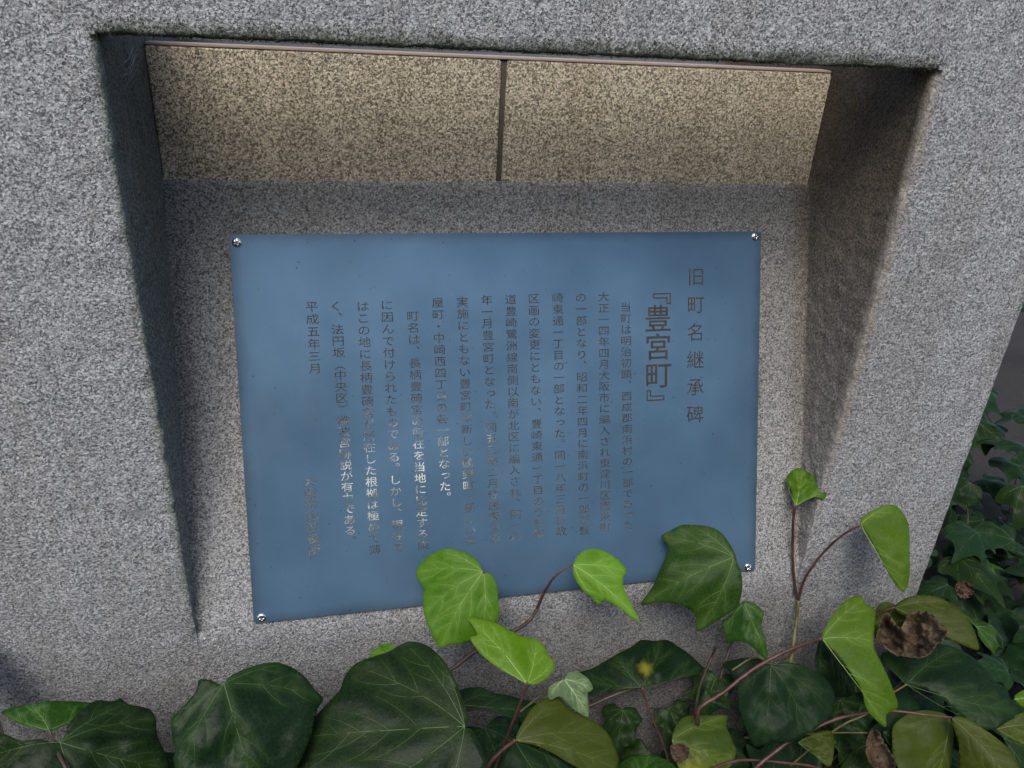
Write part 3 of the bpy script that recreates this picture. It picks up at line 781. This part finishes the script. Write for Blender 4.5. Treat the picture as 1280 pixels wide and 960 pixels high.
# shaded leaves filling the gaps low against the stone
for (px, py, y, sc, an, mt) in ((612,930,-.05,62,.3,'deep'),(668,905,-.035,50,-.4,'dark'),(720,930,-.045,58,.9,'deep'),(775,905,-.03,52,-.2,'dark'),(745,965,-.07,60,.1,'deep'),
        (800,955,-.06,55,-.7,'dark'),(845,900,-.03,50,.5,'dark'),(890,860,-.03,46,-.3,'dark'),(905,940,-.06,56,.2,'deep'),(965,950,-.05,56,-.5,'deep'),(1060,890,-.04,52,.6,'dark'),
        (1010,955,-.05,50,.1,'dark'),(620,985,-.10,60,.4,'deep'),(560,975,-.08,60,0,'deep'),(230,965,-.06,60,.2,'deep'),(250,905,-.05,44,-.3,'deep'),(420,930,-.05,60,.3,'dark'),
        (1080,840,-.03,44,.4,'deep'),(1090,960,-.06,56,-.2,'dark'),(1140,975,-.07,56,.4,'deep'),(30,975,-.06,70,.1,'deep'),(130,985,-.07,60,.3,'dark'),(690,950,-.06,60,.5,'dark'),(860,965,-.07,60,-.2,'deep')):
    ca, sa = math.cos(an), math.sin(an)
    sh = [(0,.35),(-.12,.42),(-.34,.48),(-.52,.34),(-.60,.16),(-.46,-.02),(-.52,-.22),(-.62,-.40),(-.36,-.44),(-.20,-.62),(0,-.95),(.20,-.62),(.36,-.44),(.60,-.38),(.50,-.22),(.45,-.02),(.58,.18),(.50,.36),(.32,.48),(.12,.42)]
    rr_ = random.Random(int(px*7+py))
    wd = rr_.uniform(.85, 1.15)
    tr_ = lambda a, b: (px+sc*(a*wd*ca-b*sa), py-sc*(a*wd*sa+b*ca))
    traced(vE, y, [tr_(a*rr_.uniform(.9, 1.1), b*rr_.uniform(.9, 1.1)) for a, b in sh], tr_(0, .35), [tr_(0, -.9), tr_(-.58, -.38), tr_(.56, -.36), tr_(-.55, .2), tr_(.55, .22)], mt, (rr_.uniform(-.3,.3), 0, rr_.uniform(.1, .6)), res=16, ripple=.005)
# --- vine F: bottom right
vF = vine(965, 943, -.12, 'ivy vine with a long arching reddish stem at the lower right')
traced(vF, -.085, [(840,925),(845,907),(855,895),(870,892),(890,891),(912,890),(909,902),(917,922),(922,935),(915,955),(890,972),(862,972),(847,955)],
       (840,925), [(915,953),(908,893),(872,968)], 'yellow', (0,0,.3), 'yellowing leaf', spots=[(866, 975, 22)])
traced(vF, -.065, [(964,831),(947,822),(924,822),(903,827),(912,839),(921,859),(924,886),(933,910),(944,931),(965,926),(989,926),(1013,914),(1031,901),(1044,886),(1045,862),(1034,845),(1013,833),(983,827)],
       (964,831), [(957,925),(1040,880),(925,862),(1012,912),(1015,835)], 'deep', (0,0,.3), 'broad shaded green leaf', ripple=.003)
traced(vF, -.085, [(1134,855),(1120,842),(1102,826),(1108,812),(1150,808),(1176,800),(1197,803),(1215,812),(1235,830),(1253,853),(1271,868),(1285,884),(1265,896),(1244,908),(1221,901),(1197,886),(1176,870),(1155,859)],
       (1134,855), [(1275,882),(1197,806),(1240,905),(1108,822)], 'dark', (0,0,.5), 'wide dark leaf under the withered one')
traced(vF, -.06, [(1118,759),(1126,750),(1143,743),(1167,743),(1185,750),(1203,764),(1215,782),(1223,809),(1209,807),(1191,800),(1167,788),(1143,774),(1126,767)],
       (1118,759), [(1221,806),(1180,750)], 'olive', (-.3,0,.3), 'smooth olive leaf turned away', fold=.25)
traced(vF, -.045, [(1098,757),(1110,752),(1124,760),(1135,775),(1128,790),(1100,800),(1094,778)], (1118,759), [(1100,795)], 'olive', (.3,0,0))
traced(vF, -.14, [(1189,897),(1209,898),(1229,910),(1250,925),(1265,942),(1274,962),(1268,990),(1230,1000),(1200,985),(1197,955),(1197,928)],
       (1189,897), [(1268,985),(1245,922)], 'olive', (-.3,0,.3), fold=.3)
traced(vF, -.125, [(1189,897),(1170,888),(1150,890),(1137,905),(1134,930),(1145,965),(1175,990),(1200,985),(1197,955),(1197,925)],
       (1189,897), [(1180,985),(1140,910)], 'olive', (.7,0,-.1), fold=.2)
traced(vF, -.15, [(1246,911),(1256,901),(1280,889),(1312,880),(1330,900),(1320,925),(1290,932),(1268,925)], (1246,911), [(1325,905),(1290,930)], 'olive', (0,0,.3))
traced(vF, -.13, [(1268,872),(1280,862),(1310,855),(1310,880),(1285,886)], (1268,874), [(1305,866)], 'bright', (0,0,.3))
traced(vF, -.11, [(1105,914),(1123,908),(1143,908),(1158,922),(1167,940),(1172,970),(1150,985),(1120,970),(1131,945),(1118,936),(1108,925)],
       (1105,914), [(1168,965),(1155,920)], 'deep', (.2,0,.7))
traced(vF, -.10, [(1041,913),(1019,916),(998,928),(1012,936),(1025,950),(1038,957),(1043,940)], (998,928), [(1040,954),(1040,915)], 'olive', (0,0,.2))
traced(vF, -.07, [(1070,900),(1100,905),(1115,930),(1100,960),(1070,975),(1055,955),(1058,920)], (1085,975), [(1080,903)], 'olive', (.3,0,.1))
stem(vF, [(930,985,-.13),(945,960,-.125),(965,943,-.12),(989,925,-.115),(1019,910,-.11),(1048,898,-.11),(1084,891,-.115),(1120,889,-.12),(1161,894,-.135),(1189,897,-.14)], .0026, .0014, M_red)
stem(vF, [(870,972,-.13),(900,957,-.12),(930,950,-.115),(974,953,-.12),(1019,959,-.125),(1050,975,-.13)], .0015, .0015, M_red)
stem(vF, [(930,922,-.07),(1000,918,-.08),(1048,916,-.08),(1084,916,-.085)], .0012, .0010, M_gstem)
stem(vF, [(985,960,-.08),(1020,930,-.08),(1055,905,-.08),(1082,893,-.08),(1110,870,-.08),(1134,855,-.085)], .0014, .0012, M_gstem, 'petiole')
stem(vF, [(1118,759,-.06),(1105,764,-.055),(1090,772,-.05),(1075,790,-.05)], .0012, .0014, M_red, 'petiole')
stem(vF, [(1030,960,-.06),(1065,925,-.06),(1100,880,-.05),(1130,850,-.04)], .0016, .0012, M_brown)
stem(vF, [(964,831,-.065),(950,822,-.06),(935,825,-.05),(915,838,-.05)], .001, .0012, M_gstem, 'petiole')

# ------------------------------------------------------------------ withered leaves
def withered(y, outline, att, tips, label, crumple=.2, **k):
    p = hit(*att, (0, y, 0), Vector((0, 1, 0)))
    o = root('withered_leaf', p, label, 'dead leaf', 'withered brown leaves caught in the ivy')
    lf = traced(o, y, outline, att, tips, 'dead', (0, 0, .15), crumple=crumple, fold=.05, curl=.3, ripple=.003, res=34, vr=.0003, **k)
    lf.name = 'blade'
    return o
withered(-.10, [(1100,785),(1104,777),(1112,774),(1119,784),(1127,789),(1134,776),(1149,768),(1164,775),(1179,787),(1181,797),(1170,809),(1161,821),(1143,826),(1126,823),(1111,817),(1102,809),(1097,799)],
         (1181,793), [(1104,800),(1110,778),(1150,770),(1130,824)], 'large crumpled brown withered leaf caught between the olive and the dark leaf', .42)
o = withered(-.115, [(1082,930),(1088,916),(1095,915),(1103,926),(1110,940),(1117,950),(1115,968),(1100,972),(1090,958),(1083,945)], (1090,915), [(1112,966),(1086,940)], 'narrow curled grey brown withered leaf at the bottom right', .25)
withered(-.095, [(838,934),(845,931),(853,930),(861,936),(860,946),(852,953),(842,950)], (839,933), [(858,948)], 'small brown withered scrap on the yellowing leaf', .3)
withered(.04, [(1194,732),(1203,727),(1214,731),(1217,741),(1210,748),(1199,746)], (1195,733), [(1214,744)], 'small tan withered leaf beside the right foot of the monument', .25)

# ------------------------------------------------------------------ ground ivy
cov = root('ivy_ground_cover', (1.1, .3, GZ), 'dense shaded ivy covering the ground behind and beside the monument', 'ivy')
def ivy_outline(r, wide=1.):
    base = [(0, 0), (-.10, -.06), (-.26, -.10), (-.42, -.02), (-.50, .10), (-.38, .22), (-.34, .34), (-.40, .50), (-.46, .66), (-.28, .64), (-.18, .72), (-.08, .92), (0, 1.05)]
    pts = base+[(-x, y) for x, y in base[-2:0:-1]]
    return [Vector((x*wide*(1+r.uniform(-.08, .08)), y*(1+r.uniform(-.05, .05)))) for x, y in pts]
variants = []
for i in range(6):
    r = random.Random(50+i); O = [p*.07 for p in ivy_outline(r, .85+.25*r.random())]
    g = leaf_geometry(O, Vector((0, 0)), [Vector((0, .072)), Vector((-.031, .046)), Vector((.031, .046)), Vector((-.033, .006)), Vector((.033, .006))], seed=50+i, curl=.9, fold=.15, res=11, ripple=.0042, vr=.0005)
    variants.append(g)
vm = {}
def cover_leaf(p, n, spin, s, mat, i):
    key = (i, mat)
    if key not in vm:
        sv = cov.location.copy(); cov.location = (0, 0, 0)
        lf = make_leaf(cov, variants[i], (Vector((0, 0, 0)), Vector((1, 0, 0)), Vector((0, 1, 0)), Vector((0, 0, 1))), mat)
        cov.location = sv; vm[key] = (lf, lf.children[0] if lf.children else None); first = True
        lf0 = lf; vo = [o for o in bpy.data.objects if o.parent is lf][0] if not lf.children else lf.children[0]
        vm[key] = (lf.data, vo.data)
    else:
        lf = link(bpy.data.objects.new('leaf', vm[key][0]), cov)
        vo = link(bpy.data.objects.new('vein', vm[key][1]), lf)
    q = n.to_track_quat('Z', 'Y').to_matrix().to_4x4() @ Matrix.Rotation(spin, 4, 'Z')
    lf.matrix_local = Matrix.Translation(p-cov.location) @ q @ Matrix.Scale(s, 4)
cnt = 0
for k in range(900):
    if k < 330: x, y = rnd.uniform(.90, 1.5), rnd.uniform(-.12, .85)
    elif k % 3 == 0: x, y = rnd.uniform(1.2, 2.5), rnd.uniform(.35, 1.5)
    elif k < 520: x, y = rnd.uniform(-.35, 1.2), rnd.uniform(-.24, -.03)
    else: x, y = rnd.uniform(.9, 1.25), rnd.uniform(-.25, .3)
    if k < 330 and x < .93 and y > 0: continue
    z = GZ+rnd.uniform(.03, .10+.22*max(0, min(1, (y-.0)/.5)) if x > .9 else .10)
    p = Vector((x, y, z)); q = p-CP; zc = q.dot(_f)
    px, py = 640+FPX*q.dot(_R)/zc, 480-FPX*q.dot(_U)/zc
    if not (-40 < px < 1330 and 330 < py < 1010): continue
    if px < 1180 and x < .9 and py < 850: continue
    if cnt >= 285: break
    cnt += 1
    n = Vector((rnd.uniform(-.6, .3), rnd.uniform(-.9, .2), 1)).normalized()
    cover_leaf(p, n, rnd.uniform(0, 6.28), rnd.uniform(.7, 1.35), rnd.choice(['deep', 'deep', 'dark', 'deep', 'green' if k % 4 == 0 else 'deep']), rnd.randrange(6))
# a few dry runners
for k in range(26):
    x, y = rnd.uniform(.93, 1.5), rnd.uniform(-.1, .9); a = rnd.uniform(0, 6.28); L = rnd.uniform(.08, .22)
    P = [Vector((x+math.cos(a)*L*t+rnd.uniform(-.01, .01), y+math.sin(a)*L*t, GZ+.03+.09*math.sin(t*2.6)+rnd.uniform(-.01, .01))) for t in (0, .33, .66, 1)]
    v, f = tube(P, [.0014, .0013, .0011, .0008], 5); mesh_obj('stem', v, f, M_brown if k % 2 else M_red, cov)

# ------------------------------------------------------------------ cobweb in the upper left corner
def web():
    vs, fs = [], []
    for i in range(9):
        a = hit(148+rnd.uniform(-8, 8), 78+i*5, (0, .02+.006*i, 0), Vector((0, 1, 0))); b = hit(168+rnd.uniform(-4, 10), 58+i*2, (0, .10, 0), Vector((0, 1, 0)))
        m = (a+b)/2+Vector((0, 0, -rnd.uniform(.002, .008)))
        v, f = tube([a, m, b], [.00007]*3, 3, False); q0 = len(vs); vs += v; fs += [tuple(q+q0 for q in g) for g in f]
    o = mesh_obj('cobweb', vs, fs, M_web); o['label'] = 'faint dusty cobweb in the upper left corner of the niche'; o['category'] = 'cobweb'
web()

# ------------------------------------------------------------------ unseen trees and hedge added behind the camera for the etched letters to mirror
t = NT('tree_foliage'); P = t.n('ShaderNodeNewGeometry').outputs['Position']
M_fol = t.done(t.principled(t.mix(t.maprange(t.noise(P, 2.2, 4, .6), .35, .65), (.012, .022, .008), (.035, .055, .016)), .6))
t = NT('bark'); P = t.n('ShaderNodeNewGeometry').outputs['Position']
M_bark = t.done(t.principled(t.mix(t.noise(P, 30, 4), (.04, .03, .02), (.12, .09, .065)), .9))
def tree(x, y, zc, rx, rz, n, label, seed, name='tree', cat='tree', trunk=True):
    r = random.Random(seed); o = root(name, (x, y, GZ), label, cat)
    vs, fs = [], []
    for k in range(n):
        while True:
            q = Vector((r.uniform(-1, 1), r.uniform(-1, 1), r.uniform(-1, 1)))
            if q.length < 1+.25*noise.noise(q.normalized()*2.5+Vector((seed, 0, 0))): break
        p = Vector((x+q.x*rx, y+q.y*rx*.5, zc+q.z*rz))
        gx, gz = (p.x*(4.6/max(.5, -p.y))-.42)/.42, (p.z-.62)/.34  # leaves left out here to shape the gap behind the letter glints
        if gx*gx+gz*gz < 1+.5*noise.noise(p*3): continue
        d = Vector((r.uniform(-1, 1), r.uniform(-1, 1), r.uniform(-1, .4))).normalized(); e = d.cross(Vector((r.random(), r.random(), r.random()))).normalized()
        L = r.uniform(.07, .13); b = len(vs)
        vs += [p-d*L, p+e*L*.5, p+d*L, p-e*L*.5]; fs.append((b, b+1, b+2, b+3))
    mesh_obj('crown', vs, fs, M_fol, o, smooth=False, kind='stuff')
    if trunk:
        for i in range(4):
            a = r.uniform(0, 6.28); T = Vector((x+math.cos(a)*rx*.5, y+math.sin(a)*rx*.3, zc+rz*.4))
            v, f = tube([Vector((x, y, GZ)), Vector((x, y, GZ+(zc-GZ)*.5)), T], [.11, .09, .02], 8); mesh_obj('trunk' if i == 0 else 'limb', v, f, M_bark, o)
def hedge():
    r = random.Random(9); o = root('hedge', (.6, -4.3, GZ), 'unseen clipped hedge added behind the camera, notched for the glints on the letters', 'hedge'); vs, fs = [], []
    for k in range(26000):
        x = r.uniform(-5, 6); lo = 1/(1+math.exp(-(x+.02)*14))*1/(1+math.exp((x-.98)*14))
        top = 1.25-.98*lo+.10*noise.noise(Vector((x*3, 0, 0)))+.06*noise.noise(Vector((x*11, 0, 0)))
        z = GZ+(top-GZ)*math.sqrt(r.random()); p = Vector((x, -4.3+r.uniform(-.3, .3), z))
        d = Vector((r.uniform(-1, 1), r.uniform(-1, 1), r.uniform(-1, 1))).normalized(); e = d.cross(Vector((r.random(), r.random(), r.random()))).normalized()
        L = r.uniform(.03, .06); b = len(vs); vs += [p-d*L, p+e*L*.6, p+d*L, p-e*L*.6]; fs.append((b, b+1, b+2, b+3))
    mesh_obj('foliage', vs, fs, M_fol, o, smooth=False, kind='stuff')
hedge()
tree(-2.6, -4.6, 1.35, 2.6, 1.75, 15000, 'unseen spreading tree added left of the gap the letters mirror', 1)
tree(3.6, -4.8, 1.45, 2.7, 1.85, 15000, 'unseen spreading tree added right of the gap the letters mirror', 2)
tree(.5, -5.4, 2.15, 2.2, 1.25, 12000, 'unseen tall tree added to close the top of the gap the letters mirror', 3)
